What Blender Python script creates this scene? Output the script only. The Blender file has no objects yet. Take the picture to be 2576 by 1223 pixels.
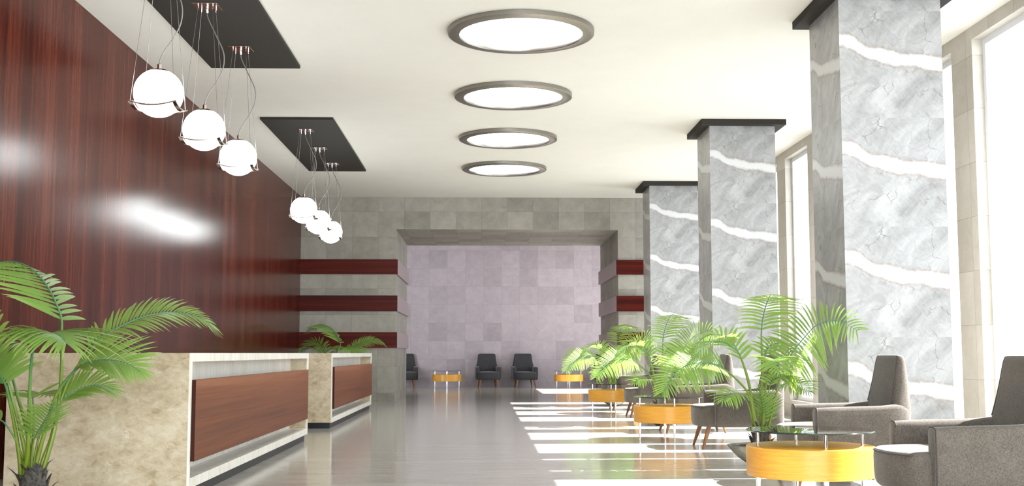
import bpy, bmesh, math, random
from mathutils import Vector, Matrix
C = bpy.context.scene.collection
PI = math.pi
random.seed(7)

# ------------------------------------------------------------------ node helpers
class NT:
    def __init__(self, name):
        self.m = bpy.data.materials.new(name); self.m.use_nodes = True
        self.t = self.m.node_tree; self.n = self.t.nodes; self.l = self.t.links
        self.n.clear()
        self.out = self.n.new('ShaderNodeOutputMaterial')
    def link(self, a, b): self.l.new(a, b)
    def node(self, typ, ins=None, **kw):
        x = self.n.new(typ)
        for k, v in kw.items(): setattr(x, k, v)
        for k, v in (ins or {}).items():
            s = x.inputs[k]
            if hasattr(v, 'is_output'): self.link(v, s)
            else: s.default_value = v
        return x
    def math(self, op, a, b=0.0, c=0.0, clamp=False):
        x = self.node('ShaderNodeMath', {0: a, 1: b, 2: c}, operation=op, use_clamp=clamp)
        return x.outputs[0]
    def coord(self, scale=(1, 1, 1), loc=(0, 0, 0), rot=(0, 0, 0), src='Object'):
        tc = self.node('ShaderNodeTexCoord')
        mp = self.node('ShaderNodeMapping', {'Vector': tc.outputs[src], 'Scale': scale, 'Location': loc, 'Rotation': rot})
        return mp.outputs[0]
    def xyz(self, src='Object'):
        tc = self.node('ShaderNodeTexCoord')
        return self.node('ShaderNodeSeparateXYZ', {0: tc.outputs[src]}).outputs
    def comb(self, x, y, z): return self.node('ShaderNodeCombineXYZ', {0: x, 1: y, 2: z}).outputs[0]
    def noise(self, vec, scale=5, detail=3, rough=.5, dist=0.0):
        return self.node('ShaderNodeTexNoise', {'Vector': vec, 'Scale': scale, 'Detail': detail, 'Roughness': rough, 'Distortion': dist}).outputs[0]
    def ramp(self, fac, stops, interp='LINEAR'):
        r = self.node('ShaderNodeValToRGB', {0: fac}); e = r.color_ramp.elements; r.color_ramp.interpolation = interp
        while len(e) < len(stops): e.new(.5)
        for k, (p, c) in enumerate(stops):
            e[k].position = p; e[k].color = (*c, 1) if len(c) == 3 else c
        return r.outputs[0]
    def mix(self, fac, a, b, mode='MIX'):
        x = self.node('ShaderNodeMix', data_type='RGBA', blend_type=mode)
        for k, v in ((0, fac), (6, a), (7, b)):
            s = x.inputs[k]
            if hasattr(v, 'is_output'): self.link(v, s)
            elif k == 0: s.default_value = v
            else: s.default_value = (*v, 1) if len(v) == 3 else v
        return x.outputs[2]
    def bump(self, h, strength=.2, dist=.01):
        return self.node('ShaderNodeBump', {'Height': h, 'Strength': strength, 'Distance': dist}).outputs[0]
    def bsdf(self, **kw):
        b = self.node('ShaderNodeBsdfPrincipled')
        for k, v in kw.items():
            s = b.inputs[k.replace('_', ' ')]
            if hasattr(v, 'is_output'): self.link(v, s)
            elif s.type == 'RGBA': s.default_value = (*v, 1)
            else: s.default_value = v
        return b.outputs[0]
    def done(self, sh): self.link(sh, self.out.inputs[0]); return self.m

# ------------------------------------------------------------------ materials
def mat_plain(name, col, rough=.5, metal=0, spec=.5, var=.04, scale=30):
    t = NT(name); n = t.noise(t.coord(), scale, 3)
    a = tuple(c * (1 - var) for c in col); b = tuple(min(1, c * (1 + var)) for c in col)
    return t.done(t.bsdf(Base_Color=t.ramp(n, [(.3, a), (.7, b)]), Roughness=rough, Metallic=metal, Specular_IOR_Level=spec))

def mat_tiles(name, dark, light, off_x, off_y, off_z, joint=.45, rough=.55):
    """square stone cladding, 0.6 m grid; picks the two axes lying in the face"""
    t = NT(name); o = t.xyz()
    N = t.node('ShaderNodeSeparateXYZ', {0: t.node('ShaderNodeNewGeometry').outputs['True Normal']}).outputs
    ax = t.math('GREATER_THAN', t.math('ABSOLUTE', N[0]), .5)
    az = t.math('GREATER_THAN', t.math('ABSOLUTE', N[2]), .5)
    X = t.math('ADD', o[0], 60 - off_x); Y = t.math('ADD', o[1], 60 - off_y); Z = t.math('ADD', o[2], 60 - off_z)
    u = t.math('ADD', t.math('MULTIPLY', X, t.math('SUBTRACT', 1, ax)), t.math('MULTIPLY', Y, ax))
    w = t.math('ADD', t.math('MULTIPLY', Z, t.math('SUBTRACT', 1, az)), t.math('MULTIPLY', Y, az))
    u = t.math('DIVIDE', u, .6); w = t.math('DIVIDE', w, .6)
    fu = t.math('FLOOR', u); fw = t.math('FLOOR', w)
    rnd = t.node('ShaderNodeTexWhiteNoise', {'Vector': t.comb(fu, fw, 3.0)}, noise_dimensions='3D').outputs[0]
    du = t.math('ABSOLUTE', t.math('SUBTRACT', t.math('FRACT', u), .5)); dw = t.math('ABSOLUTE', t.math('SUBTRACT', t.math('FRACT', w), .5))
    edge = t.math('GREATER_THAN', t.math('MAXIMUM', du, dw), .4955)
    vec = t.comb(t.math('ADD', u, t.math('MULTIPLY', rnd, 17)), w, t.math('MULTIPLY', rnd, 31))
    n1 = t.noise(vec, 2.2, 6, .65, .4); n2 = t.noise(t.coord(), 90, 2)
    f = t.math('ADD', t.math('MULTIPLY', n1, .75), t.math('MULTIPLY', t.math('POWER', rnd, 1.6), -.30))
    f = t.math('ADD', f, t.math('MULTIPLY', t.math('SUBTRACT', n2, .5), .30))
    f = t.math('ADD', f, .22, clamp=True)
    col = t.ramp(f, [(.12, dark), (.72, light)])
    col = t.mix(t.math('MULTIPLY', edge, joint), col, tuple(c * .25 for c in dark))
    nb = t.bump(t.math('SUBTRACT', t.math('MULTIPLY', n2, .5), edge), .25, .004)
    return t.done(t.bsdf(Base_Color=col, Roughness=rough, Normal=nb, Specular_IOR_Level=.3))

def mat_wood(name, dark, mid, light, axis='z', rough=.3, scale=1.0, spec=.5, coat=0.0):
    """veneer whose grain runs along one axis"""
    t = NT(name)
    s = {'z': (7, 7, .22), 'y': (9, .10, 9), 'x': (.10, 9, 9)}[axis]
    s = tuple(v * scale for v in s)
    a = t.noise(t.coord(s), 1.6, 5, .62, .3); b = t.noise(t.coord(tuple(v * 5 for v in s)), 2.0, 3, .6); c = t.noise(t.coord(s, (3, 5, 7)), .30, 2)
    f = t.math('ADD', t.math('MULTIPLY', a, .46), t.math('ADD', t.math('MULTIPLY', b, .24), t.math('MULTIPLY', c, .32)), clamp=True)
    col = t.ramp(f, [(.38, dark), (.51, mid), (.66, light)])
    return t.done(t.bsdf(Base_Color=col, Roughness=rough, Specular_IOR_Level=spec, Coat_Weight=coat, Coat_Roughness=.25))

def mat_column():
    """pale grey marble, one broad white vein repeating down the shaft"""
    t = NT('column_marble'); o = t.xyz()
    N = t.node('ShaderNodeSeparateXYZ', {0: t.node('ShaderNodeNewGeometry').outputs['True Normal']}).outputs
    ax = t.math('GREATER_THAN', t.math('ABSOLUTE', N[0]), .5)
    u = t.math('ADD', t.math('MULTIPLY', o[0], t.math('SUBTRACT', 1, ax)), t.math('MULTIPLY', t.math('MULTIPLY', o[1], -1), ax))
    u = t.math('DIVIDE', t.math('ADD', u, .515), 1.03)
    vz = t.math('DIVIDE', t.math('SUBTRACT', 9.937, o[2]), 1.085)
    w = t.math('FRACT', vz)
    P = t.comb(u, w, t.math('MULTIPLY', ax, 5.0))
    wob = t.math('MULTIPLY', t.math('SUBTRACT', t.noise(P, 4.5, 7, .68), .5), .13)
    curve = t.node('ShaderNodeFloatCurve', {1: u}); cm = curve.mapping.curves[0]
    pts = [(0, .28), (.12, .30), (.25, .375), (.5, .44), (.75, .465), (1, .50)]
    cm.points[0].location = pts[0]; cm.points[1].location = pts[-1]
    for p in pts[1:-1]: cm.points.new(*p)
    curve.mapping.update()
    d = t.math('SUBTRACT', t.math('ADD', w, wob), curve.outputs[0])
    ad = t.math('ABSOLUTE', d)
    vein = t.node('ShaderNodeMapRange', {0: ad, 1: .028, 2: .074, 3: 1.0, 4: 0.0}, interpolation_type='SMOOTHSTEP').outputs[0]
    rim = t.node('ShaderNodeMapRange', {0: t.math('ABSOLUTE', t.math('SUBTRACT', ad, .070)), 1: 0.0, 2: .016, 3: 1.0, 4: 0.0}).outputs[0]
    rim = t.math('MULTIPLY', rim, t.node('ShaderNodeMapRange', {0: t.noise(P, 22, 4, .7), 1: .38, 2: .62}).outputs[0])
    halo = t.node('ShaderNodeMapRange', {0: t.math('ABSOLUTE', t.math('SUBTRACT', d, .11)), 1: 0.0, 2: .07, 3: 1.0, 4: 0.0}).outputs[0]
    halo = t.math('MULTIPLY', halo, t.node('ShaderNodeMapRange', {0: t.noise(P, 9, 5, .7, 1.2), 1: .48, 2: .68}).outputs[0])
    cl = t.noise(t.comb(u, t.math('ADD', w, t.math('MULTIPLY', u, .5)), t.math('MULTIPLY', ax, 3)), 3.2, 7, .68, .8)
    base = t.ramp(cl, [(.30, (.20, .197, .196)), (.50, (.305, .302, .303)), (.66, (.385, .382, .384))])
    # hairline cracks
    wp = t.node('ShaderNodeVectorMath', {0: P, 1: t.node('ShaderNodeVectorMath', {0: t.node('ShaderNodeTexNoise', {'Vector': P, 'Scale': 6.0, 'Detail': 5.0}).outputs[1], 'Scale': .22}, operation='SCALE').outputs[0]}, operation='ADD').outputs[0]
    v1 = t.node('ShaderNodeTexVoronoi', {'Vector': wp, 'Scale': 3.2}, feature='DISTANCE_TO_EDGE').outputs[0]
    cr = t.node('ShaderNodeMapRange', {0: v1, 1: 0.0, 2: .016, 3: 1.0, 4: 0.0}).outputs[0]
    cr = t.math('MULTIPLY', cr, t.node('ShaderNodeMapRange', {0: t.noise(P, 4, 2), 1: .45, 2: .62}).outputs[0])
    sp = t.node('ShaderNodeMapRange', {0: t.noise(P, 14, 6, .75, 2.0), 1: .63, 2: .70}).outputs[0]
    light = t.node('ShaderNodeMapRange', {0: t.math('ABSOLUTE', t.math('SUBTRACT', t.noise(t.comb(t.math('MULTIPLY', t.math('ADD', u, w), 1.1), t.math('MULTIPLY', t.math('SUBTRACT', w, u), 6.0), 2.0), 2.0, 5, .62, .3), .5)), 1: 0.0, 2: .03, 3: .8, 4: 0.0}).outputs[0]
    base = t.mix(t.math('MULTIPLY', light, .16), base, (.58, .58, .57))
    base = t.mix(t.math('MULTIPLY', halo, .8), base, (.17, .15, .135))
    base = t.mix(t.math('MULTIPLY', sp, .5), base, (.22, .20, .18))
    base = t.mix(t.math('MULTIPLY', cr, .9), base, (.07, .058, .05))
    base = t.mix(vein, base, (.56, .56, .56))
    base = t.mix(t.math('MULTIPLY', rim, .95), base, (.27, .19, .15))
    return t.done(t.bsdf(Base_Color=base, Roughness=.32, Specular_IOR_Level=.4))

def mat_beige_marble(name, stops, vein, scale=2.0):
    t = NT(name); c = t.coord()
    n = t.noise(t.coord((1, 1, 1.5), rot=(0, .7, 0)), scale * 1.8, 6, .62, .8); n2 = t.noise(t.coord((1, 1, 1.7), rot=(0, .8, 0)), scale * 6, 6, .66, .8)
    f = t.math('ADD', t.math('MULTIPLY', n, .5), t.math('MULTIPLY', n2, .5))
    col = t.ramp(f, stops)
    wp = t.node('ShaderNodeVectorMath', {0: c, 1: t.node('ShaderNodeVectorMath', {0: t.node('ShaderNodeTexNoise', {'Vector': c, 'Scale': 3.5, 'Detail': 5.0}).outputs[1], 'Scale': .5}, operation='SCALE').outputs[0]}, operation='ADD').outputs[0]
    v = t.node('ShaderNodeTexVoronoi', {'Vector': wp, 'Scale': 10.0}, feature='DISTANCE_TO_EDGE').outputs[0]
    k = t.node('ShaderNodeMapRange', {0: v, 1: 0.0, 2: .03, 3: 1.0, 4: 0.0}).outputs[0]
    k = t.math('MULTIPLY', k, t.node('ShaderNodeMapRange', {0: t.noise(c, 9, 3), 1: .50, 2: .68}).outputs[0])
    col = t.mix(t.math('MULTIPLY', k, .7), col, vein)
    return t.done(t.bsdf(Base_Color=col, Roughness=.28, Specular_IOR_Level=.4))

def mat_streak_marble(name):
    t = NT(name)
    n = t.noise(t.coord((9, 9, 1.3)), 1.5, 6, .65, .8); n2 = t.noise(t.coord((3, 3, .8)), 1.0, 3)
    f = t.math('ADD', t.math('MULTIPLY', n, .7), t.math('MULTIPLY', n2, .3))
    return t.done(t.bsdf(Base_Color=t.ramp(f, [(.32, (.66, .60, .51)), (.48, (.77, .73, .66)), (.62, (.84, .81, .76))]), Roughness=.25))

def mat_floor():
    t = NT('polished_floor_stone')
    n = t.noise(t.coord((.5, 2.2, 1)), 1.6, 6, .6, .5); n2 = t.noise(t.coord((1, 6, 1)), 3.0, 5, .65)
    f = t.math('ADD', t.math('MULTIPLY', n, .6), t.math('MULTIPLY', n2, .4))
    col = t.ramp(f, [(.34, (.38, .355, .315)), (.52, (.47, .45, .41)), (.70, (.55, .53, .49))])
    wv = t.noise(t.coord((1.3, 9, 1)), 2.6, 4, .55)
    return t.done(t.bsdf(Base_Color=col, Roughness=.11, Specular_IOR_Level=.6, Normal=t.bump(wv, .045, .02)))

def mat_fabric(name, dark, light):
    t = NT(name); c = t.coord()
    a = t.noise(t.coord((430, 430, 70)), 1.0, 2); b = t.noise(t.coord((70, 70, 430)), 1.0, 2); m = t.noise(c, 9, 4, .65)
    f = t.math('ADD', t.math('MULTIPLY', t.math('ADD', a, b), .42), t.math('MULTIPLY', m, .16), clamp=True)
    col = t.ramp(f, [(.36, dark), (.62, light)])
    return t.done(t.bsdf(Base_Color=col, Roughness=.92, Specular_IOR_Level=.15, Sheen_Weight=.25, Sheen_Roughness=.4, Normal=t.bump(f, .25, .003)))

def mat_leaf(name):
    t = NT(name)
    uv = t.node('ShaderNodeSeparateXYZ', {0: t.node('ShaderNodeTexCoord').outputs['UV']}).outputs
    n = t.noise(t.coord((40, 40, 40)), 1, 2)
    col = t.mix(t.math('MULTIPLY', n, .5), t.ramp(uv[0], [(0, (.15, .27, .06)), (.6, (.21, .36, .065)), (1, (.38, .52, .17))]), (.15, .30, .05))
    d = t.bsdf(Base_Color=col, Roughness=.38, Specular_IOR_Level=.5)
    tr = t.node('ShaderNodeBsdfTranslucent', {0: t.mix(.5, col, (.52, .64, .14))}).outputs[0]
    return t.done(t.node('ShaderNodeMixShader', {0: .38, 1: d, 2: tr}).outputs[0])

def mat_stalk(name):
    t = NT(name)
    uv = t.node('ShaderNodeSeparateXYZ', {0: t.node('ShaderNodeTexCoord').outputs['UV']}).outputs
    col = t.ramp(uv[0], [(0, (.12, .150, .006)), (.30, (.14, .21, .012)), (.52, (.055, .19, .07)), (1, (.025, .17, .10))])
    return t.done(t.bsdf(Base_Color=col, Roughness=.4))

def mat_maple():
    t = NT('honey_maple'); c = t.coord((1.6, 1.6, 3.2), (.7, .2, .1))
    n = t.noise(c, 1.5, 2, .45, .5); g = t.noise(t.coord((2, 2, 40)), 2.0, 3, .6)
    r = t.math('FRACT', t.math('MULTIPLY', n, 13.0))
    k = t.node('ShaderNodeMapRange', {0: r, 1: .80, 2: 1.0, 3: 0.0, 4: 1.0}).outputs[0]
    col = t.ramp(g, [(.3, (.58, .265, .034)), (.7, (.68, .35, .052))])
    return t.done(t.bsdf(Base_Color=t.mix(t.math('MULTIPLY', k, .35), col, (.55, .20, .02)), Roughness=.32, Specular_IOR_Level=.4))

def mat_emit(name, col, s):
    t = NT(name)
    return t.done(t.node('ShaderNodeEmission', {0: (*col, 1), 1: s}).outputs[0])

def mat_glass(name, tint, facing=.6, base=.03):
    t = NT(name)
    lw = t.node('ShaderNodeFresnel', {0: 1.5}).outputs[0]
    g = t.node('ShaderNodeBsdfGlossy', {0: (1, 1, 1, 1), 1: .02}).outputs[0]
    tr = t.node('ShaderNodeBsdfTransparent', {0: (*tint, 1)}).outputs[0]
    return t.done(t.node('ShaderNodeMixShader', {0: t.math('MULTIPLY', lw, facing), 1: tr, 2: g}).outputs[0])

M = dict(
    ceiling=mat_plain('ceiling_plaster', (.735, .712, .66), .85, var=.015, scale=2, spec=.2),
    tile=mat_tiles('grey_stone_tile', (.195, .178, .155), (.385, .355, .312), -.01, .0, .19),
    niche=mat_tiles('mauve_stone_tile', (.265, .222, .245), (.41, .35, .38), .05, .0, .30, joint=.3),
    wintile=mat_tiles('warm_stone_tile', (.33, .30, .25), (.47, .435, .38), .0, .15, .21, joint=.5),
    mahogany=mat_wood('mahogany_wall_veneer', (.022, .003, .0015), (.064, .009, .0045), (.130, .027, .012), 'z', .225, 1.25, .12),
    band=mat_wood('mahogany_band_veneer', (.030, .003, .002), (.070, .007, .004), (.14, .020, .010), 'x', .4, 1.0, .1),
    panel=mat_wood('counter_panel_veneer', (.095, .026, .011), (.17, .054, .023), (.25, .095, .045), 'y', .4, .7, .12),
    paneledge=mat_plain('counter_panel_edge', (.040, .009, .005), .6, spec=.15),
    mauve=mat_plain('mauve_laminate', (.36, .27, .29), .45),
    black=mat_plain('dark_ceiling_board', (.030, .026, .022), .75, spec=.2),
    plinth=mat_plain('dark_plinth', (.010, .011, .016), .4, spec=.3),
    column=mat_column(),
    beige=mat_beige_marble('beige_marble', [(.36, (.36, .275, .165)), (.49, (.49, .40, .275)), (.62, (.61, .525, .395))], (.80, .74, .62)),
    streak=mat_streak_marble('cream_streaked_marble'),
    floor=mat_floor(),
    fabric=mat_fabric('grey_brown_upholstery', (.044, .036, .029), (.135, .118, .102)),
    fabric2=mat_fabric('charcoal_upholstery', (.026, .025, .028), (.060, .058, .064)),
    piping=mat_plain('seam_piping', (.045, .040, .037), .8),
    legwood=mat_wood('walnut_leg', (.10, .04, .015), (.20, .085, .032), (.30, .14, .055), 'z', .4, 3),
    honey=mat_maple(),
    chrome=mat_plain('polished_chrome', (.80, .80, .80), .12, 1, var=.01),
    copper=mat_plain('coppery_metal', (.62, .50, .44), .16, 1, var=.02),
    steel=mat_plain('brushed_steel', (.30, .275, .25), .33, 1, var=.03),
    wire=mat_plain('thin_steel_wire', (.34, .32, .30), .35, 1, var=.01),
    cable=mat_plain('grey_cable', (.25, .235, .215), .4, .4, var=.02),
    white=mat_plain('white_window_frame', (.66, .66, .68), .4, var=.01),
    tabletop=mat_glass('table_glass', (.86, .92, .88), 1.0),
    glassedge=mat_plain('green_glass_edge', (.006, .018, .014), .1),
    pane=mat_glass('window_glass', (.98, .99, 1.0), .5),
    globe=mat_emit('opal_globe_glow', (.93, 1.0, 1.0), 8.0),
    lamp=mat_emit('ceiling_light_glow', (.94, 1.0, 1.0), 5.5),
    leaf=mat_leaf('palm_leaf'), stalk=mat_stalk('palm_stalk'),
    bark=mat_plain('fibrous_bark', (.065, .057, .048), .9, var=.7, scale=45),
    soil=mat_plain('bark_chip_soil', (.075, .040, .030), .95, var=.8, scale=60),
    pot=mat_plain('weathered_concrete', (.27, .255, .22), .8, var=.35, scale=9),
)

# ------------------------------------------------------------------ mesh helpers
def add_box(bm, x0, x1, y0, y1, z0, z1):
    v = [bm.verts.new(p) for p in ((x0, y0, z0), (x1, y0, z0), (x1, y1, z0), (x0, y1, z0), (x0, y0, z1), (x1, y0, z1), (x1, y1, z1), (x0, y1, z1))]
    for f in ((3, 2, 1, 0), (4, 5, 6, 7), (0, 1, 5, 4), (1, 2, 6, 5), (2, 3, 7, 6), (3, 0, 4, 7)): bm.faces.new([v[i] for i in f])
    return bm
def box(*a): return add_box(bmesh.new(), *a)
def add_prism(bm, pts, axis, a0, a1):
    """polygon pts (two coords) extruded along axis"""
    def P(p, a): return {'x': (a, p[0], p[1]), 'y': (p[0], a, p[1]), 'z': (p[0], p[1], a)}[axis]
    lo = [bm.verts.new(P(p, a0)) for p in pts]; hi = [bm.verts.new(P(p, a1)) for p in pts]
    n = len(pts)
    bm.faces.new(lo); bm.faces.new(hi[::-1])
    for i in range(n): bm.faces.new((lo[i], hi[i], hi[(i + 1) % n], lo[(i + 1) % n]))
    return bm
def add_loft(bm, rings, cap=True, closed=True):
    vs = [[bm.verts.new(p) for p in r] for r in rings]
    for a, b in zip(vs, vs[1:]):
        n = len(a)
        for i in range(n if closed else n - 1): bm.faces.new((a[i], a[(i + 1) % n], b[(i + 1) % n], b[i]))
    if cap: bm.faces.new(vs[0][::-1]); bm.faces.new(vs[-1])
    return bm
def add_lathe(bm, prof, seg=48, c=(0, 0, 0), cap=True):
    rings = [[(c[0] + r * math.cos(2 * PI * i / seg), c[1] + r * math.sin(2 * PI * i / seg), c[2] + z) for i in range(seg)] for r, z in prof]
    return add_loft(bm, rings, cap)
def frames(pts):
    pts = [Vector(p) for p in pts]; out = []
    up = None
    for i, p in enumerate(pts):
        t = (pts[min(i + 1, len(pts) - 1)] - pts[max(i - 1, 0)]).normalized()
        if up is None:
            up = Vector((0, 0, 1)) if abs(t.z) < .9 else Vector((1, 0, 0))
        s = t.cross(up).normalized(); up = s.cross(t).normalized()
        out.append((p, t, s, up))
    return out
def add_tube(bm, pts, r, seg=8, uv=None):
    fr = frames(pts); n = len(fr)
    rr = r if isinstance(r, (list, tuple)) else [r] * n
    vs = [[bm.verts.new(p + (s * math.cos(2 * PI * k / seg) + u * math.sin(2 * PI * k / seg)) * rr[i]) for k in range(seg)] for i, (p, t, s, u) in enumerate(fr)]
    for i in range(n - 1):
        for k in range(seg):
            f = bm.faces.new((vs[i][k], vs[i][(k + 1) % seg], vs[i + 1][(k + 1) % seg], vs[i + 1][k]))
            if uv:
                for lp in f.loops: lp[uv].uv = ((i if lp.vert in vs[i] else i + 1) / (n - 1), .5)
    bm.faces.new(vs[0][::-1]); bm.faces.new(vs[-1])
    return bm
def spline(pts, per=6):
    P = [Vector(p) for p in pts]; P = [P[0] * 2 - P[1]] + P + [P[-1] * 2 - P[-2]]; out = []
    for i in range(1, len(P) - 2):
        for k in range(per):
            t = k / per; a, b, c, d = P[i - 1], P[i], P[i + 1], P[i + 2]
            out.append(.5 * (2 * b + (c - a) * t + (2 * a - 5 * b + 4 * c - d) * t * t + (3 * b - a - 3 * c + d) * t ** 3))
    out.append(P[-2]); return out
def obj(name, bm, mat, parent=None, smooth=False, bevel=0, subsurf=0, fixn=True, loc=None):
    if fixn: bmesh.ops.recalc_face_normals(bm, faces=bm.faces)
    me = bpy.data.meshes.new(name); bm.to_mesh(me); bm.free()
    for m in (mat if isinstance(mat, list) else [mat]): me.materials.append(m)
    if smooth:
        me.polygons.foreach_set('use_smooth', [True] * len(me.polygons))
        if smooth != 'all': me.set_sharp_from_angle(angle=math.radians(40))
    o = bpy.data.objects.new(name, me); C.objects.link(o)
    if parent: o.parent = parent
    if loc: o.location = loc
    if bevel:
        b = o.modifiers.new('b', 'BEVEL'); b.width = bevel; b.segments = 3; b.limit_method = 'ANGLE'; b.harden_normals = False
    if subsurf:
        s = o.modifiers.new('s', 'SUBSURF'); s.levels = subsurf; s.render_levels = subsurf
    return o
def thing(name, label, cat, loc=(0, 0, 0), rz=0, group=None):
    o = bpy.data.objects.new(name, None); C.objects.link(o)
    o.location = loc; o.rotation_euler = (0, 0, rz); o.empty_display_size = .1
    o['label'] = label; o['category'] = cat; o['kind'] = 'thing'
    if group: o['group'] = group
    return o
def dup(root, loc, rz, label, group=None):
    def cp(o, par):
        c = o.copy(); C.objects.link(c)
        if par: c.parent = par
        for ch in list(o.children): cp(ch, c)
        return c
    r = cp(root, None); r.location = loc; r.rotation_euler = (0, 0, rz); r['label'] = label
    if group: r['group'] = group
    return r
def struct(name, bm, mat, label=None, cat=None, **kw):
    o = obj(name, bm, mat, **kw); o['kind'] = 'structure'
    if label: o['label'] = label; o['category'] = cat
    return o

# ------------------------------------------------------------------ the room
EYE, CEIL = 1.10, 4.732
XL, XR = -4.205, 5.45            # wood wall, window wall
YB, YI, YN = 27.04, 31.1, 38.55  # portal wall front / back, niche end wall
Y0 = -4.5
struct('floor', add_prism(bmesh.new(), [(-4.4, Y0 - .3), (XR + .2, Y0 - .3), (XR + .2, YB), (6.9, YB), (6.9, YN + .3), (-6.4, YN + .3), (-6.4, YB), (-4.4, YB)], 'z', -.2, 0), M['floor'], 'polished beige stone floor of the lobby', 'floor')
struct('ceiling', add_prism(bmesh.new(), [(-4.4, Y0 - .3), (XR + .2, Y0 - .3), (XR + .2, YB), (6.9, YB), (6.9, YN + .3), (-6.4, YN + .3), (-6.4, YB), (-4.4, YB)], 'z', CEIL, CEIL + .2), M['ceiling'], 'cream plaster ceiling over the lobby', 'ceiling')
struct('wall_left', box(XL - .2, XL, Y0, YB, 0, CEIL), M['mahogany'], 'tall glossy mahogany wall behind the reception counters', 'wall')
# portal wall: two piers and a lintel in one U-shaped block
OX0, OX1, OZ = -2.0, 3.175, 3.975
pw = add_prism(bmesh.new(), [(XL, 0), (OX0, 0), (OX0, OZ), (OX1, OZ), (OX1, 0), (6.7, 0), (6.7, CEIL), (XL, CEIL)], 'y', YB, YI)
struct('wall_back', pw, M['tile'], 'grey stone tiled wall with a wide opening to the far lounge', 'wall')
struct('wall_niche', box(-6.2, 6.9, YN, YN + .2, 0, CEIL), M['niche'], 'mauve grey tiled end wall behind the far armchairs', 'wall')
struct('wall_niche_left', box(-6.2, -6.0, YI, YN, 0, CEIL), M['niche'], 'hidden side wall of the far lounge', 'wall')
# window wall: piers between regular tall openings
PER, W0, WW, WZ0, WZ1, WT = 2.01, 11.14, 1.44, .28, 4.585, .20
ks = range(-7, 8)
def pierced(bm, x0, x1, ya, yb, ops):
    y = ya
    for a, b in ops:
        add_box(bm, x0, x1, y, a, 0, CEIL)
        add_box(bm, x0, x1, a, b, 0, WZ0); add_box(bm, x0, x1, a, b, WZ1, CEIL)
        y = b
    add_box(bm, x0, x1, y, yb, 0, CEIL)
    bmesh.ops.remove_doubles(bm, verts=bm.verts, dist=1e-5)
    return bm
ops = [(W0 + PER * k, W0 + PER * k + WW) for k in ks]
struct('wall_right', pierced(bmesh.new(), XR, XR + WT, Y0, YB, ops), M['wintile'], 'stone clad window wall with tall openings', 'wall')
XN = 6.50
struct('wall_niche_right', pierced(bmesh.new(), XN - .12, XN + .08, YI, YN, [(32.2, 36.75)]), M['wintile'], 'window wall of the far lounge', 'wall')
def window(n, x, a, b, lab):
    bm = bmesh.new(); f = .07; x0, x1 = x + .12, x + .18
    add_box(bm, x0, x1, a, a + f, WZ0, WZ1); add_box(bm, x0, x1, b - f, b, WZ0, WZ1)
    add_box(bm, x0, x1, a + f, b - f, WZ0, WZ0 + f); add_box(bm, x0, x1, a + f, b - f, WZ1 - f, WZ1)
    w = struct('window_%d' % n, bm, M['white'], lab, 'window')
    obj('glass_pane', box(x1 - .018, x1 - .006, a + f, b - f, WZ0 + f, WZ1 - f), M['pane'], w)
wl = {1: 'tall white framed window at the right edge behind the nearest armchair', 2: 'tall white framed window seen past the right edge of the nearest column',
      5: 'tall white framed window between the nearest and the second column', 6: 'narrow glimpse of window past the right edge of the second column'}
for i, (a, b) in enumerate(ops): window(i + 1, XR, a, b, wl.get(i - 6, 'tall white framed window in the stone window wall'))
window(len(ops) + 1, XN - .12, 32.2, 36.75, 'wide window lighting the far lounge')
# unseen end behind the viewer: glazing added and set close for fill light
rb = bmesh.new()
add_box(rb, XL - .2, XR + WT, Y0 - .2, Y0, 4.2, CEIL); add_box(rb, XL - .2, -3.6, Y0 - .2, Y0, 0, 4.2); add_box(rb, 5.0, XR + WT, Y0 - .2, Y0, 0, 4.2)
struct('wall_front', rb, M['wintile'], 'unseen end wall behind the viewer', 'wall')
en = bmesh.new()
for k in range(6): add_box(en, -3.6 + 1.708 * k, -3.54 + 1.708 * k, Y0 - .12, Y0 - .06, 0, 4.2)
fill_glazing = struct('fill_glazing_1', en, M['white'], 'added glazed front behind the viewer, letting in fill light', 'fill_glazing')
obj('glass_pane', box(-3.6, 5.0, Y0 - .10, Y0 - .09, 0, 4.2), M['pane'], fill_glazing)
# wood bands wrapping the two piers
n = 0
for z0, z1 in ((2.925, 3.268), (2.072, 2.430), (1.226, 1.586)):
    for side, (a, b, e) in (('left', (XL, -1.955, 1)), ('right', (3.13, XR, 0))):
        n += 1
        t = struct('trim_%d' % n, box(a, b, YB - .05, YB, z0, z1), M['band'], '%s mahogany band on the tiled wall %s of the opening' % ({3.268: 'top', 2.43: 'middle', 1.586: 'lowest'}[z1], side), 'trim')
        q = obj('side_panel', box(OX0 if e else OX1 - .05, OX0 + .05 if e else OX1, YB, YI + .05, z0, z1), M['mauve'], t)
        q['label'] = 'mauve return of the band inside the opening'

# ------------------------------------------------------------------ columns
def make_column(lab, y):
    t = thing('marble_column', lab, 'column', (4.07, y, 0), 0, 'marble columns along the window wall')
    obj('shaft', box(-.515, .515, -.515, .515, 0, CEIL - .07), M['column'], t)
    obj('capital_slab', box(-.66, .66, -.66, .66, CEIL - .085, CEIL - .001), M['black'], t)
    return t
col = make_column('nearest and largest square marble column with dark slab top', 11.80)
dup(col, (4.07, 18.42, 0), 0, 'second square marble column, between the other two')
dup(col, (4.07, 24.98, 0), 0, 'farthest square marble column, beside the tiled wall opening')

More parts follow.
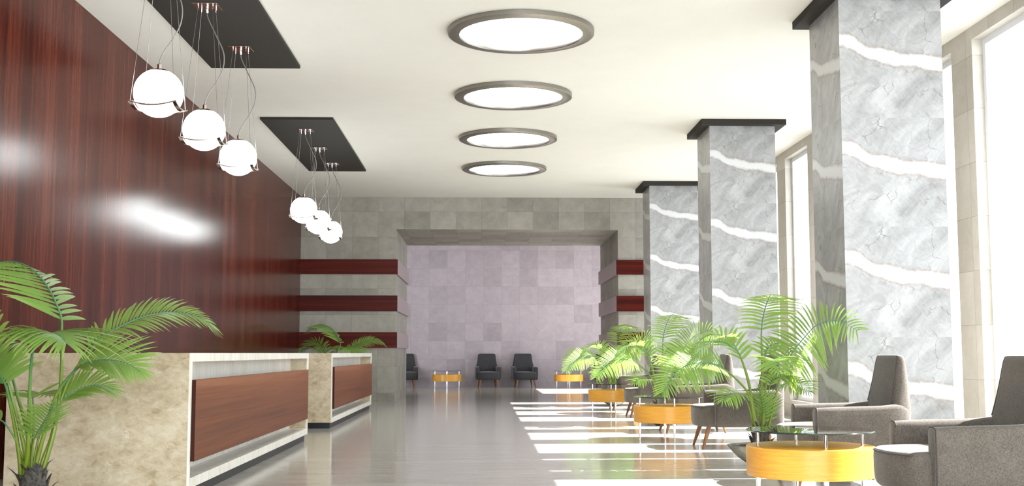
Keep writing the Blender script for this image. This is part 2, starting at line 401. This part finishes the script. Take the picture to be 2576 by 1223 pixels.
# ------------------------------------------------------------------ ceiling panels, ring lights
for ya, yb, lab in ((9.2, 14.55, 'dark rectangular ceiling board nearest the viewer, above three large globes'), (17.8, 22.95, 'dark rectangular ceiling board farther back, above three small globes')):
    t = obj('ceiling_board', box(-3.43, -2.308, ya, yb, CEIL - .04, CEIL - .001), M['black'], bevel=.004)
    t['label'] = lab; t['category'] = 'ceiling panel'; t['kind'] = 'thing'; t['group'] = 'dark boards on the ceiling'
def make_ring():
    t = thing('ceiling_light', 'largest round ceiling light, nearest the viewer', 'ceiling light', (.435, 12.87, CEIL), 0, 'round lights in the ceiling')
    obj('ring_frame', add_lathe(bmesh.new(), [(.69, -.001), (.825, -.001), (.825, -.05), (.80, -.062), (.70, -.062), (.69, -.05), (.69, -.001)], 64, cap=False), M['steel'], t, smooth=True)
    obj('diffuser', add_lathe(bmesh.new(), [(.685, -.004), (.685, -.012), (.01, -.012)], 64), M['lamp'], t)
    return t
ring = make_ring()
for y, lab in ((16.13, 'second round ceiling light from the viewer'), (19.40, 'third round ceiling light from the viewer'), (22.63, 'smallest round ceiling light, nearest the tiled wall')):
    dup(ring, (.435, y, CEIL), 0, lab)

# ------------------------------------------------------------------ globe pendants
def make_pendant(lab, loc, grp):
    t = thing('globe_pendant', lab, 'pendant light', loc, 0, grp)    # origin at the globe's centre
    top = CEIL - .04 - 3.385
    cb = bmesh.new(); add_box(cb, -.13, .13, -.13, .13, top - .012, top - .001)
    can = obj('canopy', cb, M['copper'], t, bevel=.002)
    obj('cable_holder', add_lathe(bmesh.new(), [(.016, top - .012), (.016, top - .075), (.012, top - .08)], 16), M['chrome'], can, smooth=True)
    for sx in (-1, 1):
        for sy in (-1, 1): obj('wire_holder', add_lathe(bmesh.new(), [(.008, top - .012), (.008, top - .045), (.003, top - .05)], 10, (sx * .075, sy * .075, 0)), M['chrome'], can, smooth=True)
    R_ = .2145
    gp = [(.002, -R_)] + [(R_ * math.cos(a), R_ * math.sin(a)) for a in [math.radians(-85 + 5 * i) for i in range(31)]]
    gp = [p for p in gp if p[1] < R_ * .975] + [(.048, R_ * .975), (.002, R_ * .975)]
    obj('globe', add_lathe(bmesh.new(), gp, 48), M['globe'], t, smooth='all')
    cp = [(.105, .188), (.085, .202), (.05, .2145), (.018, .218), (.018, .260), (.010, .266)]
    obj('globe_cap', add_lathe(bmesh.new(), cp, 32), M['copper'], t, smooth=True)
    hh = top - .07 - .262
    cab = spline([(dx, dy, .262 + hh * k) for dx, dy, k in ((0, 0, 1), (.015, .003, .93), (.09, .01, .765), (.175, .02, .57), (.175, .02, .40), (.115, .012, .25), (.04, .004, .125), (.006, 0, .04), (0, 0, 0))], 8)
    obj('power_cable', add_tube(bmesh.new(), cab, .0062, 8), M['cable'], t, smooth='all')
    # square cradle bent like a saddle: four strips that sag between raised corners
    H, Wd, Th, Z0, SAG = .206, .036, .013, -.100, .036
    sb = bmesh.new()
    for k in range(4):
        rot = Matrix.Rotation(k * PI / 2, 3, 'Z'); rings = []
        for i in range(17):
            s = -1 + 2 * i / 16; z = Z0 - SAG * (1 - s * s)
            ins = Wd * (1 - .0)
            q = [(s * H, -H, z), (s * H, -H, z - Th), (s * (H - ins), -(H - ins), z - Th - .004), (s * (H - ins), -(H - ins), z - .004)]
            rings.append([rot @ Vector(p) for p in q])
        add_loft(sb, rings)
    obj('cradle', sb, M['copper'], t, smooth=True)
    for sx in (-1, 1):
        for sy in (-1, 1):
            w = obj('suspension_wire', add_tube(bmesh.new(), [(sx * .075, sy * .075, top - .04), (sx * (H - .015), sy * (H - .015), Z0 - .01)], .0023, 6), M['wire'], t)
    return t
pen = None
for i, (y, lab) in enumerate(((10.19, 'largest globe pendant, nearest the viewer'), (11.88, 'second globe pendant from the viewer, below the near dark board'), (13.57, 'third globe pendant from the viewer, last below the near dark board'),
        (18.62, 'first of the three small globe pendants below the far board, nearest of them'), (20.30, 'middle of the three small globe pendants below the far board'), (21.98, 'farthest and smallest globe pendant, nearest the tiled wall'))):
    grp = 'globe pendants under the ceiling boards'
    if i == 0: pen = make_pendant(lab, (-2.858, y, 3.385), grp)
    else: dup(pen, (-2.858, y, 3.385), 0, lab)

# ------------------------------------------------------------------ reception counters
def make_counter(lab, y0, y1):
    t = thing('reception_counter', lab, 'reception counter', (-2.2, y0, 0), 0, 'stone reception counters along the wood wall')
    L = y1 - y0; z0, z1 = .085, 1.103; D = 1.38
    # core with the recess in its +x face: C-shaped profile between two end slabs
    rz0, rz1, rd = .16, 1.036, .22
    b = add_prism(bmesh.new(), [(0, z0), (0, rz0), (-rd, rz0), (-rd, rz1), (0, rz1), (0, z1), (-D, z1), (-D, z0)], 'y', .03, L - .05)
    obj('stone_front', b, M['streak'], t)
    for ya, yb in ((0, .03), (L - .05, L)):
        e = obj('stone_end', box(-D, -.018, ya, yb, z0, z1), M['beige'], t)
        obj('edge_strip', box(-.018, 0.0, ya, yb, z0, z1), M['streak'], e)
    p = obj('front_panel', box(-.02, .03, .03, L - .20, .285, .897), M['panel'], t, bevel=.002)
    p['label'] = 'mahogany board floating over the recess'
    obj('panel_edge', box(-.02, .029, .024, .0299, .286, .896), M['paneledge'], p)
    obj('panel_bracket', box(-rd + .001, -.019, .4, L - .6, .5, .7), M['plinth'], p)
    obj('plinth', box(-D + .04, -.035, .04, L - .04, 0, z0), M['plinth'], t)
    return t
make_counter('near reception counter with large beige marble end facing the viewer', 8.945, 14.95)
make_counter('far reception counter, seen beyond the near one', 17.335, 23.47)
SKY, SKY_FILL, SUN, EXPO = 2.6, 8.0, 36.0, 1.05

# ------------------------------------------------------------------ armchairs (front faces -y, origin on the floor under the seat)
def rrect(hx, hy, r, n=6, c=(0, 0)):
    out = []
    for cx, cy, a0 in ((hx - r, hy - r, 0), (-hx + r, hy - r, 90), (-hx + r, -hy + r, 180), (hx - r, -hy + r, 270)):
        for i in range(n + 1):
            a = math.radians(a0 + 90 * i / n); out.append((c[0] + cx + r * math.cos(a), c[1] + cy + r * math.sin(a)))
    return out
def make_chair(lab, loc, rz, grp, fab):
    t = thing('armchair', lab, 'armchair', loc, rz, grp)
    # seat: bulging front, rounded belly, slightly crowned top
    def plan(z, k, dz=0):
        pts = []
        hw, yf, yb = .345 * k, -.487, .42
        n = 28
        for i in range(n + 1):                                   # curved front edge, left to right
            u = -1 + 2 * i / n
            pts.append((hw * u, yf + (1 - k) * .45 + .115 * abs(u) ** 2.6 + (.05 if abs(u) > .97 else 0), z))
        pts += [(hw, yb - (1 - k) * .4, z), (-hw, yb - (1 - k) * .4, z)]
        return pts
    sb = bmesh.new()
    rings = [plan(.250, .88), plan(.256, .93), plan(.272, .968), plan(.30, .99), plan(.36, 1.0), plan(.44, 1.0), plan(.472, .995), plan(.488, .975), plan(.497, .94), plan(.503, .80), plan(.512, .5), plan(.515, .1)]
    add_loft(sb, rings)
    seat = obj('seat', sb, fab, t, smooth='all')
    pr = [(x * 1.004, y * 1.004, z) for x, y, z in plan(.480, .992)[1:28]]
    obj('seam_piping', add_tube(bmesh.new(), pr, .005, 6), M['piping'], seat, smooth='all')
    # arms: swept sections; the top climbs into the back
    for sx in (-1, 1):
        ab = bmesh.new(); rg = []
        def sec(y, ztop, k, inn=.285, out=.397):
            c, h = (inn + out) / 2, (out - inn) / 2 * k
            zb = .25 + (1 - k) * .10; zt = ztop - (1 - k) * .05; r = min(.035, h * .9)
            pts = [(c - h, zb + .03), (c - h * .8, zb), (c + h * .35, zb), (c + h * .80, zb + .025), (c + h * .97, zb + .08), (c + h, zb + .18)]
            pts += [(c + h, zt - r), (c + h * .93, zt - r * .4), (c + h * .62, zt - r * .08), (c + h * .1, zt), (c - h * .55, zt - r * .08), (c - h * .92, zt - r * .45), (c - h, zt - r * 1.1)]
            return [(sx * p[0], y, p[1]) for p in pts]
        for y, zt, k, inn, outx in ((-.285, .650, .80, .285, .397), (-.281, .650, .93, .285, .397), (-.270, .652, 1, .285, .397), (-.10, .660, 1, .285, .397), (.10, .664, 1, .285, .397), (.20, .666, 1, .285, .397), (.28, .670, 1, .28, .397), (.34, .676, 1, .27, .396), (.40, .680, 1, .25, .392), (.45, .672, 1, .22, .384), (.49, .652, 1, .19, .370), (.52, .61, .95, .16, .345)):
            rg.append(sec(y, zt, k, inn, outx))
        add_loft(ab, rg)
        arm = obj('arm', ab, fab, t, smooth='all')
        edge = [(p[0], p[1] - .002, p[2]) for p in sec(-.272, .652, 1)][1:]
        obj('seam_piping', add_tube(bmesh.new(), edge, .0045, 6), M['piping'], arm, smooth='all')
    # backrest: lofted rounded slab, leaning and bowed at the rear, narrowing upward
    bb = bmesh.new(); rg = []
    for z, hw, yf, yb, r in ((.252, .30, .30, .44, .06), (.262, .335, .28, .465, .07), (.30, .36, .28, .49, .08), (.40, .376, .305, .515, .09), (.50, .378, .330, .528, .09), (.60, .374, .352, .534, .08), (.655, .364, .366, .536, .075), (.695, .348, .376, .537, .07), (.74, .332, .386, .537, .065), (.79, .320, .396, .536, .06), (.90, .302, .418, .531, .05), (1.00, .290, .437, .520, .04), (1.045, .283, .445, .513, .033), (1.068, .274, .450, .508, .028), (1.080, .258, .457, .502, .021), (1.086, .225, .464, .496, .015), (1.087, .15, .47, .49, .008)):
        rg.append([(x, y, z) for x, y in rrect(hw, (yb - yf) / 2, r, 6, (0, (yf + yb) / 2))])
    add_loft(bb, rg)
    bk = obj('backrest', bb, fab, t, smooth='all')
    pr = []
    for z, hw, yf in ((.69, .305, .375), (.79, .285, .396), (.90, .270, .418), (1.00, .262, .437), (1.045, .255, .445), (1.068, .244, .451), (1.077, .21, .457)): pr.append((hw, yf + .003, z))
    pr = pr + [(-x, y, z) for x, y, z in pr[::-1]]
    obj('seam_piping', add_tube(bmesh.new(), spline(pr, 4), .005, 6), M['piping'], bk, smooth='all')
    for sx in (-1, 1):
        for (ty, by, tx, bx) in ((-.335, -.42, .262, .305), (.33, .405, .245, .285)):
            rings = [[(sx * (tx + (bx - tx) * f) + r * math.cos(2 * PI * i / 14), ty + (by - ty) * f + r * math.sin(2 * PI * i / 14), .262 * (1 - f)) for i in range(14)] for f, r in ((0, .030), (.5, .0235), (.97, .0145), (1, .013))]
            obj('leg', add_loft(bmesh.new(), rings), M['legwood'], t, smooth=True)
    return t
G1 = 'armchairs along the window side'; G2 = 'armchairs against the far tiled wall'
ch = make_chair('nearest grey armchair, cut off by the right edge of the photo', (3.01, 7.42, 0), -PI / 2, G1, M['fabric'])
for y, lab in ((9.95, 'second grey armchair, behind the nearest glass table, in front of the big column'), (13.83, 'grey armchair with its seat beside the second glass table, palm in front of its back'),
               (16.50, 'grey armchair behind the second glass table, in front of the second column'), (20.40, 'grey armchair between the second palm and the third glass table'), (23.05, 'farthest grey armchair of the window side, beside the far palm')):
    dup(ch, (3.02 if y < 12 else 2.972, y, 0), -PI / 2, lab)
nc = make_chair('dark grey armchair at the middle of the far wall, nearer the maple table', (.20, 37.87, 0), math.radians(4.5), G2, M['fabric2'])
for x, lab in ((1.385, 'dark grey armchair at the far wall, beside the sun patch on the floor'), (-2.46, 'dark grey armchair at the far wall half hidden by the left pier'), (4.07, 'dark grey armchair at the far wall mostly hidden behind the palm')):
    dup(nc, (x, 37.87, 0), math.radians(4.5), lab)

# ------------------------------------------------------------------ glass topped drum tables
def make_table(lab, loc, grp):
    t = thing('coffee_table', lab, 'coffee table', loc, 0, grp)
    dr = add_lathe(bmesh.new(), [(.02, .434), (.452, .434), (.457, .430), (.457, .226), (.453, .222), (.440, .222), (.436, .234), (.02, .234)], 96)
    obj('wood_drum', dr, M['honey'], t, smooth=True)
    g = obj('glass_top', add_lathe(bmesh.new(), [(.001, .537), (.449, .537), (.449, .549), (.001, .549)], 96), M['tabletop'], t)
    obj('glass_edge', add_lathe(bmesh.new(), [(.449, .5375), (.4545, .5395), (.4555, .543), (.4545, .5465), (.449, .5485)], 96, cap=False), M['glassedge'], g, smooth='all')
    for dx, dy in ((.383, 0), (-.383, 0), (0, .383), (0, -.383)):
        obj('leg', add_lathe(bmesh.new(), [(.012, 0), (.012, .004), (.0075, .008), (.012, .10), (.0185, .215), (.0185, .240), (.012, .240), (.012, .532), (.017, .534), (.017, .537)], 18, (dx, dy, 0)), M['chrome'], t, smooth=True)
    return t
TG = 'round glass and maple coffee tables'
tb = make_table('nearest round coffee table with maple drum and glass top', (2.385, 8.50, 0), TG)
for x, y, lab in ((2.416, 15.07, 'second round coffee table of the window row, between two armchairs'), (2.42, 21.55, 'third round coffee table of the window row, in front of the far palm'),
                  (-1.10, 37.15, 'round coffee table at the far wall beside the left pier'), (2.755, 37.05, 'round coffee table at the far wall behind the sun patch and palm')):
    dup(tb, (x, y, 0), 0, lab)

# ------------------------------------------------------------------ palms
RIGHT = [
     ([(-0.001, 0.0, 0.234), (0.033, 0.054, 0.665), (0.064, 0.153, 1.056), (0.097, 0.281, 1.341), (0.17, 0.432, 1.544), (0.27, 0.604, 1.696), (0.355, 0.794, 1.722), (0.432, 1.0, 1.685)], 3, 24, 0.4, 0, 0.36, -4) ,  # top
     ([(0.007, 0.0, 0.247), (0.076, -0.024, 0.383), (0.188, -0.069, 0.862), (0.275, -0.126, 1.07), (0.421, -0.194, 1.276), (0.53, -0.272, 1.385), (0.696, -0.357, 1.412), (0.838, -0.45, 1.316)], 2, 34, 0.48, 52, 0.32, 10, 92) ,  # rightbig
     ([(-0.024, 0.0, 0.234), (-0.056, -0.018, 0.436), (-0.116, -0.05, 0.785), (-0.21, -0.092, 1.077), (-0.305, -0.141, 1.166), (-0.402, -0.198, 1.212), (-0.523, -0.26, 1.211), (-0.629, -0.327, 1.142), (-0.72, -0.4, 1.04)], 4, 20, 0.36, 10, 0.3) ,  # leftfront
     ([(-0.017, 0.0, 0.234), (-0.054, 0.02, 0.511), (-0.094, 0.056, 0.822), (-0.151, 0.103, 1.037), (-0.228, 0.159, 1.207), (-0.306, 0.222, 1.276), (-0.412, 0.292, 1.289), (-0.512, 0.368, 1.233), (-0.581, 0.45, 1.116)], 3, 20, 0.36, -10, 0.3) ,  # leftback
     ([(-0.036, 0.0, 0.234), (-0.069, -0.022, 0.436), (-0.12, -0.063, 0.689), (-0.258, -0.115, 0.849), (-0.383, -0.178, 0.942), (-0.489, -0.248, 0.993), (-0.646, -0.327, 1.009), (-0.803, -0.412, 0.98), (-0.925, -0.503, 0.902), (-1.044, -0.6, 0.746)], 4, 34, 0.38, -40, 0.18, 14, 72) ,  # leftlong
     ([(-0.056, 0.0, 0.234), (-0.084, -0.02, 0.436), (-0.136, -0.058, 0.608), (-0.193, -0.106, 0.691), (-0.271, -0.163, 0.716), (-0.363, -0.228, 0.703), (-0.432, -0.3, 0.649)], 3, 13, 0.26, -20, 0.35) ,  # leftsmall
     ([(0.007, 0.0, 0.234), (0.014, 0.027, 0.666), (0.043, 0.076, 0.899), (0.09, 0.14, 1.084), (0.167, 0.216, 1.176), (0.29, 0.302, 1.201), (0.399, 0.397, 1.153), (0.506, 0.5, 0.994)], 3, 20, 0.32, 10, 0.3) ,  # backarch
     ([(0.015, 0.0, 0.234), (0.029, -0.037, 0.591), (0.049, -0.106, 0.864), (0.061, -0.194, 1.0), (0.067, -0.299, 1.043), (0.071, -0.418, 1.013), (0.062, -0.55, 0.947)], 3, 16, 0.34, 0, 0.3) ,  # frontfan
     ([(0.023, 0.0, 0.234), (0.046, -0.027, 0.552), (0.086, -0.077, 0.786), (0.118, -0.141, 0.845), (0.161, -0.218, 0.874), (0.231, -0.304, 0.887), (0.29, -0.4, 0.87)], 2, 16, 0.24, -10, 0.3) ,  # rightshort
     ([(0.03, 0.0, 0.234), (0.078, 0.014, 0.472), (0.164, 0.038, 0.685), (0.237, 0.071, 0.778), (0.323, 0.109, 0.8), (0.438, 0.152, 0.779), (0.547, 0.2, 0.719)], 3, 16, 0.28, -20, 0.35) ,  # rightlow
     ([(0.023, 0.0, 0.234), (0.038, -0.019, 0.436), (0.02, -0.053, 0.553), (-0.008, -0.097, 0.671), (-0.042, -0.15, 0.769)], 1, 14, 0.17, 0, 0.1) ,  # young
     ([(0.03, 0.0, 0.234), (0.073, 0.029, 0.433), (0.129, 0.082, 0.586), (0.169, 0.15, 0.721)], 1, 12, 0.16, 0, 0.1) ,  # youngr
]
LEFT = [
     ([(0.037, 0.0, 0.295), (0.077, 0.011, 0.443), (0.113, 0.03, 0.63), (0.125, 0.055, 0.83), (0.121, 0.085, 0.988), (0.102, 0.119, 1.201), (0.084, 0.157, 1.325), (0.032, 0.198, 1.426), (-0.04, 0.241, 1.534), (-0.133, 0.288, 1.63), (-0.242, 0.337, 1.698), (-0.376, 0.389, 1.726), (-0.544, 0.443, 1.689), (-0.659, 0.5, 1.603)], 6, 30, 0.44, 0, 0.16, -14) ,  # top
     ([(-0.068, 0.0, 0.277), (-0.051, -0.019, 0.347), (-0.024, -0.054, 0.462), (-0.007, -0.099, 0.619), (0.012, -0.152, 0.899), (0.039, -0.212, 1.073), (0.081, -0.279, 1.152), (0.148, -0.351, 1.2), (0.231, -0.429, 1.223), (0.315, -0.512, 1.205), (0.382, -0.6, 1.164)], 6, 28, 0.54, 0, 0.45) ,  # frontfan
     ([(0.018, 0.0, 0.283), (0.053, 0.011, 0.419), (0.091, 0.031, 0.554), (0.127, 0.056, 0.764), (0.167, 0.087, 0.917), (0.223, 0.121, 1.033), (0.282, 0.159, 1.129), (0.365, 0.2, 1.223), (0.524, 0.245, 1.317), (0.673, 0.292, 1.367), (0.785, 0.342, 1.374), (0.915, 0.395, 1.349), (1.02, 0.45, 1.271)], 6, 40, 0.3, 25, 0.3) ,  # rightlong
     ([(0.006, 0.0, 0.283), (0.021, -0.005, 0.426), (0.073, -0.013, 0.632), (0.117, -0.025, 0.793), (0.174, -0.038, 0.897), (0.261, -0.053, 0.994), (0.324, -0.07, 1.032), (0.414, -0.088, 1.055), (0.516, -0.107, 1.055), (0.618, -0.128, 1.032), (0.696, -0.15, 0.985)], 5, 21, 0.33, 34, 0.2, 14, 52) ,  # rightmid
     ([(-0.006, 0.0, 0.283), (-0.002, 0.007, 0.419), (0.03, 0.019, 0.618), (0.107, 0.034, 0.749), (0.133, 0.053, 0.785), (0.185, 0.074, 0.833), (0.262, 0.097, 0.881), (0.351, 0.123, 0.895), (0.442, 0.15, 0.864)], 4, 17, 0.28, 30, 0.25, 14, 54) ,  # rightlow
     ([(-0.013, 0.0, 0.283), (-0.028, 0.034, 0.517), (-0.05, 0.096, 0.702), (-0.091, 0.177, 0.807), (-0.109, 0.272, 0.821), (-0.11, 0.38, 0.83), (-0.1, 0.5, 0.813)], 3, 16, 0.32, 0, 0.25) ,  # behind
     ([(-0.01, 0.0, 0.283), (-0.008, -0.022, 0.471), (0.019, -0.063, 0.561), (0.068, -0.116, 0.626), (0.137, -0.179, 0.716), (0.208, -0.25, 0.792)], 2, 16, 0.2, 0, 0.1) ,  # frontlow
     ([(-0.078, 0.0, 0.283), (-0.086, -0.018, 0.428), (-0.113, -0.05, 0.635), (-0.133, -0.092, 0.786), (-0.15, -0.141, 0.91), (-0.179, -0.198, 0.974), (-0.208, -0.26, 0.987), (-0.227, -0.327, 0.952), (-0.24, -0.4, 0.869)], 4, 22, 0.42, 20, 0.35) ,  # leftfan
     ([(-0.031, 0.0, 0.283), (-0.044, -0.015, 0.427), (-0.085, -0.042, 0.634), (-0.121, -0.077, 0.804), (-0.202, -0.119, 1.1), (-0.28, -0.166, 1.247), (-0.394, -0.218, 1.314), (-0.553, -0.274, 1.274), (-0.668, -0.335, 1.157), (-0.722, -0.4, 1.005)], 4, 28, 0.4, 20, 0.35) ,  # leftfar
     ([(-0.059, 0.0, 0.283), (-0.064, -0.009, 0.408), (-0.079, -0.025, 0.472), (-0.111, -0.046, 0.56), (-0.161, -0.071, 0.649), (-0.188, -0.099, 0.681), (-0.251, -0.13, 0.711), (-0.31, -0.164, 0.688), (-0.376, -0.2, 0.605)], 5, 18, 0.3, 20, 0.4) ,  # leftlow
     ([(-0.025, 0.0, 0.283), (-0.04, 0.022, 0.455), (-0.088, 0.062, 0.64), (-0.165, 0.115, 0.816), (-0.261, 0.177, 1.018), (-0.392, 0.247, 1.152), (-0.57, 0.325, 1.215), (-0.765, 0.409, 1.153), (-0.923, 0.5, 1.015)], 4, 20, 0.3, 0, 0.3) ,  # backmid
]

UP = Vector((0, 0, 1))
def make_frond(par, spec, k):
    ctrl, leaf, npair, Lmax, roll, droop = spec[:6]; fold = spec[6] if len(spec) > 6 else 14; a0 = spec[7] if len(spec) > 7 else 62
    pts = spline(ctrl, 6); m = len(pts) - 1
    rnd = random.Random(k * 13 + 5)
    ln = [0]
    for a, b in zip(pts, pts[1:]): ln.append(ln[-1] + (b - a).length)
    tot = ln[-1]
    i0 = leaf * 6
    h = Vector(pts[-1] - pts[i0]); h.z = 0; h.normalize()
    S0 = h.cross(UP).normalized()
    bm = bmesh.new(); uv = bm.loops.layers.uv.new('UVMap')
    def at(d):
        for i in range(m):
            if ln[i + 1] >= d or i == m - 1:
                f = (d - ln[i]) / max(1e-6, ln[i + 1] - ln[i]); return pts[i].lerp(pts[i + 1], f), (pts[i + 1] - pts[i]).normalized()
    for j in range(npair):
        u = j / (npair - 1); d = ln[i0] + (tot - ln[i0]) * (u ** .92) * .992
        p, T = at(d)
        S = (S0 - T * S0.dot(T)).normalized()
        S = Matrix.Rotation(math.radians(roll), 3, T) @ S
        N = S.cross(T).normalized()
        ang = math.radians(a0 - 12 * u - 26 * max(0, (u - .8) / .2) ** 1.5); vee = math.radians(fold)
        L = Lmax * (.80 + .35 * math.sin(PI * min(1, u * 1.25)) - .50 * u ** 2.2)
        wid = .0142 * (Lmax / .36) ** .5 * (1 - .55 * u) * min(1.15, 14 / npair + .55)
        for sg in (-1, 1):
            a = ang + rnd.uniform(-.06, .06); l = L * rnd.uniform(.93, 1.05); dr = droop * rnd.uniform(.75, 1.05)
            D = (T * math.cos(a) + (S * sg * math.cos(vee) + N * math.sin(vee)) * math.sin(a)).normalized()
            W = (T - D * T.dot(D)).normalized()
            prev = None
            for q, wq in ((0, .30), (.10, .75), (.28, 1.0), (.5, .95), (.72, .70), (.88, .38), (1, .02)):
                c = p + D * (l * q) + T * (l * .04 * q * q) - UP * (dr * l * q * q)
                w = W * (wid * wq)
                cur = (bm.verts.new(c - w), bm.verts.new(c + N * wid * wq * .22), bm.verts.new(c + w), q)
                if prev:
                    for x in (0, 1):
                        f = bm.faces.new((prev[x], prev[x + 1], cur[x + 1], cur[x]))
                        for lp, qq in zip(f.loops, (prev[3], prev[3], q, q)): lp[uv].uv = (qq, .5)
                prev = cur
    fr = obj('frond', bm, M['leaf'], par, smooth='all', fixn=False)
    sb = bmesh.new(); uv2 = sb.loops.layers.uv.new('UVMap')
    r0 = .017 if tot > 1.0 else .010
    rr = [max(.0022, r0 * (1 - .55 * min(1, ln[i] / max(.01, ln[i0]))) if i <= i0 else r0 * .45 * (1 - .8 * (ln[i] - ln[i0]) / (tot - ln[i0]))) for i in range(m + 1)]
    add_tube(sb, pts, rr, 8, uv2)
    obj('stalk', sb, M['stalk'], fr, smooth='all')
def make_palm(lab, loc, fronds, cx, grp):
    t = thing('potted_palm', lab, 'potted palm', loc, 0, grp)
    pot = obj('bowl_planter', add_lathe(bmesh.new(), [(.002, 0), (.07, 0), (.085, .006), (.15, .035), (.22, .083), (.28, .142), (.315, .185), (.327, .2035), (.322, .206), (.306, .204), (.298, .192), (.26, .14), (.002, .13)], 64), M['pot'], t, smooth='all')
    so = bmesh.new(); rnd = random.Random(3); rings = []
    for r in (.004, .05, .10, .15, .20, .25, .302):
        rings.append([(r * math.cos(2 * PI * i / 48), r * math.sin(2 * PI * i / 48), .186 + rnd.uniform(-.006, .008) + .02 * (1 - r / .302)) for i in range(48)])
    obj('soil', add_loft(so, rings), M['soil'], pot)
    tb_ = bmesh.new(); rnd = random.Random(11)
    add_lathe(tb_, [(.10, .18), (.088, .25), (.068, .32), (.04, .37), (.004, .375)], 20, (cx, 0, 0))
    for i in range(34):
        a = i * 2.399; r = .092 - .0018 * i; z = .185 + .0042 * i; hgt = rnd.uniform(.08, .18); w = rnd.uniform(.020, .036); out = rnd.uniform(.15, .75)
        c, s = math.cos(a), math.sin(a); rings = []
        for f, wf in ((0, .9), (.3, 1), (.6, .8), (.85, .5), (1, .12)):
            rad = r + out * hgt * f * f * .75; zz = z + hgt * (f - .18 * f * f)
            b = Vector((cx + c * rad, s * rad, zz)); T_ = Vector((-s, c, 0)) * w * wf; O_ = Vector((c, s, .2)) * (.011 * wf)
            rings.append([b - T_, b + O_ * .6 - T_ * .5, b + O_, b + O_ * .6 + T_ * .5, b + T_, b - O_ * .8])
        add_loft(tb_, rings)
    obj('trunk_base', tb_, M['bark'], t, smooth=True)
    for k, f in enumerate(fronds): make_frond(t, f, k)
    return t
PG = 'potted palms in concrete bowls'
p1 = make_palm('large potted palm standing behind the nearest glass table', (2.74, 11.5, 0), RIGHT, 0, PG)
dup(p1, (2.755, 18.03, 0), 0, 'potted palm behind the second glass table, middle of the window row')
dup(p1, (2.775, 24.55, 0), 0, 'farthest potted palm of the window row, beside the tiled opening')
p2 = make_palm('big potted palm in the left foreground in front of the marble counter end', (-2.858, 7.62, 0), LEFT, 0, PG)
dup(p2, (-3.12, 25.0, 0), 0, 'palm peeking over the far reception counter')

# ------------------------------------------------------------------ light and camera
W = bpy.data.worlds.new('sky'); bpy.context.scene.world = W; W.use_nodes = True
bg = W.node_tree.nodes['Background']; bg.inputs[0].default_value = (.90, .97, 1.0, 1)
wt = W.node_tree                      # overcast sky, made brighter behind the viewer as added fill light
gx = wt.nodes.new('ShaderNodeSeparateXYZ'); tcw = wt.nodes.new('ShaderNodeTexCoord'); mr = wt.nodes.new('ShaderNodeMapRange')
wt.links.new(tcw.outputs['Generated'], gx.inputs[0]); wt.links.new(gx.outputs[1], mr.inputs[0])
for k_, v_ in ((1, -.9), (2, -.3), (3, SKY_FILL), (4, SKY)): mr.inputs[k_].default_value = v_
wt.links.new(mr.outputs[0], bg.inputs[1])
sun = bpy.data.lights.new('sun', 'SUN'); sun.energy = SUN; sun.color = (1.0, .975, .94); sun.angle = math.radians(.35)
so_ = bpy.data.objects.new('sun', sun); C.objects.link(so_)
d = Vector((-5.0, -.20, -4.53)).normalized()
so_.rotation_euler = d.to_track_quat('-Z', 'Y').to_euler(); so_.location = (12, 12, 10)
cam = bpy.data.cameras.new('camera'); co = bpy.data.objects.new('camera', cam); C.objects.link(co)
cam.sensor_fit = 'HORIZONTAL'; cam.sensor_width = 36; cam.lens = 36 * 2930 / 2576; cam.clip_end = 200
co.location = (0, 0, EYE); co.rotation_euler = (math.radians(90 + 5.41034), 0, -math.radians(1.47922))
sc = bpy.context.scene; sc.camera = co
vs = sc.view_settings; vs.view_transform = 'Standard'; vs.look = 'None'; vs.gamma = 1; vs.use_curve_mapping = False; vs.exposure = EXPO
sc.cycles.max_bounces = 10; sc.cycles.diffuse_bounces = 6; sc.cycles.glossy_bounces = 4; sc.cycles.transparent_max_bounces = 12; sc.cycles.transmission_bounces = 6
sc.cycles.sample_clamp_indirect = 6; sc.cycles.caustics_reflective = False; sc.cycles.caustics_refractive = False
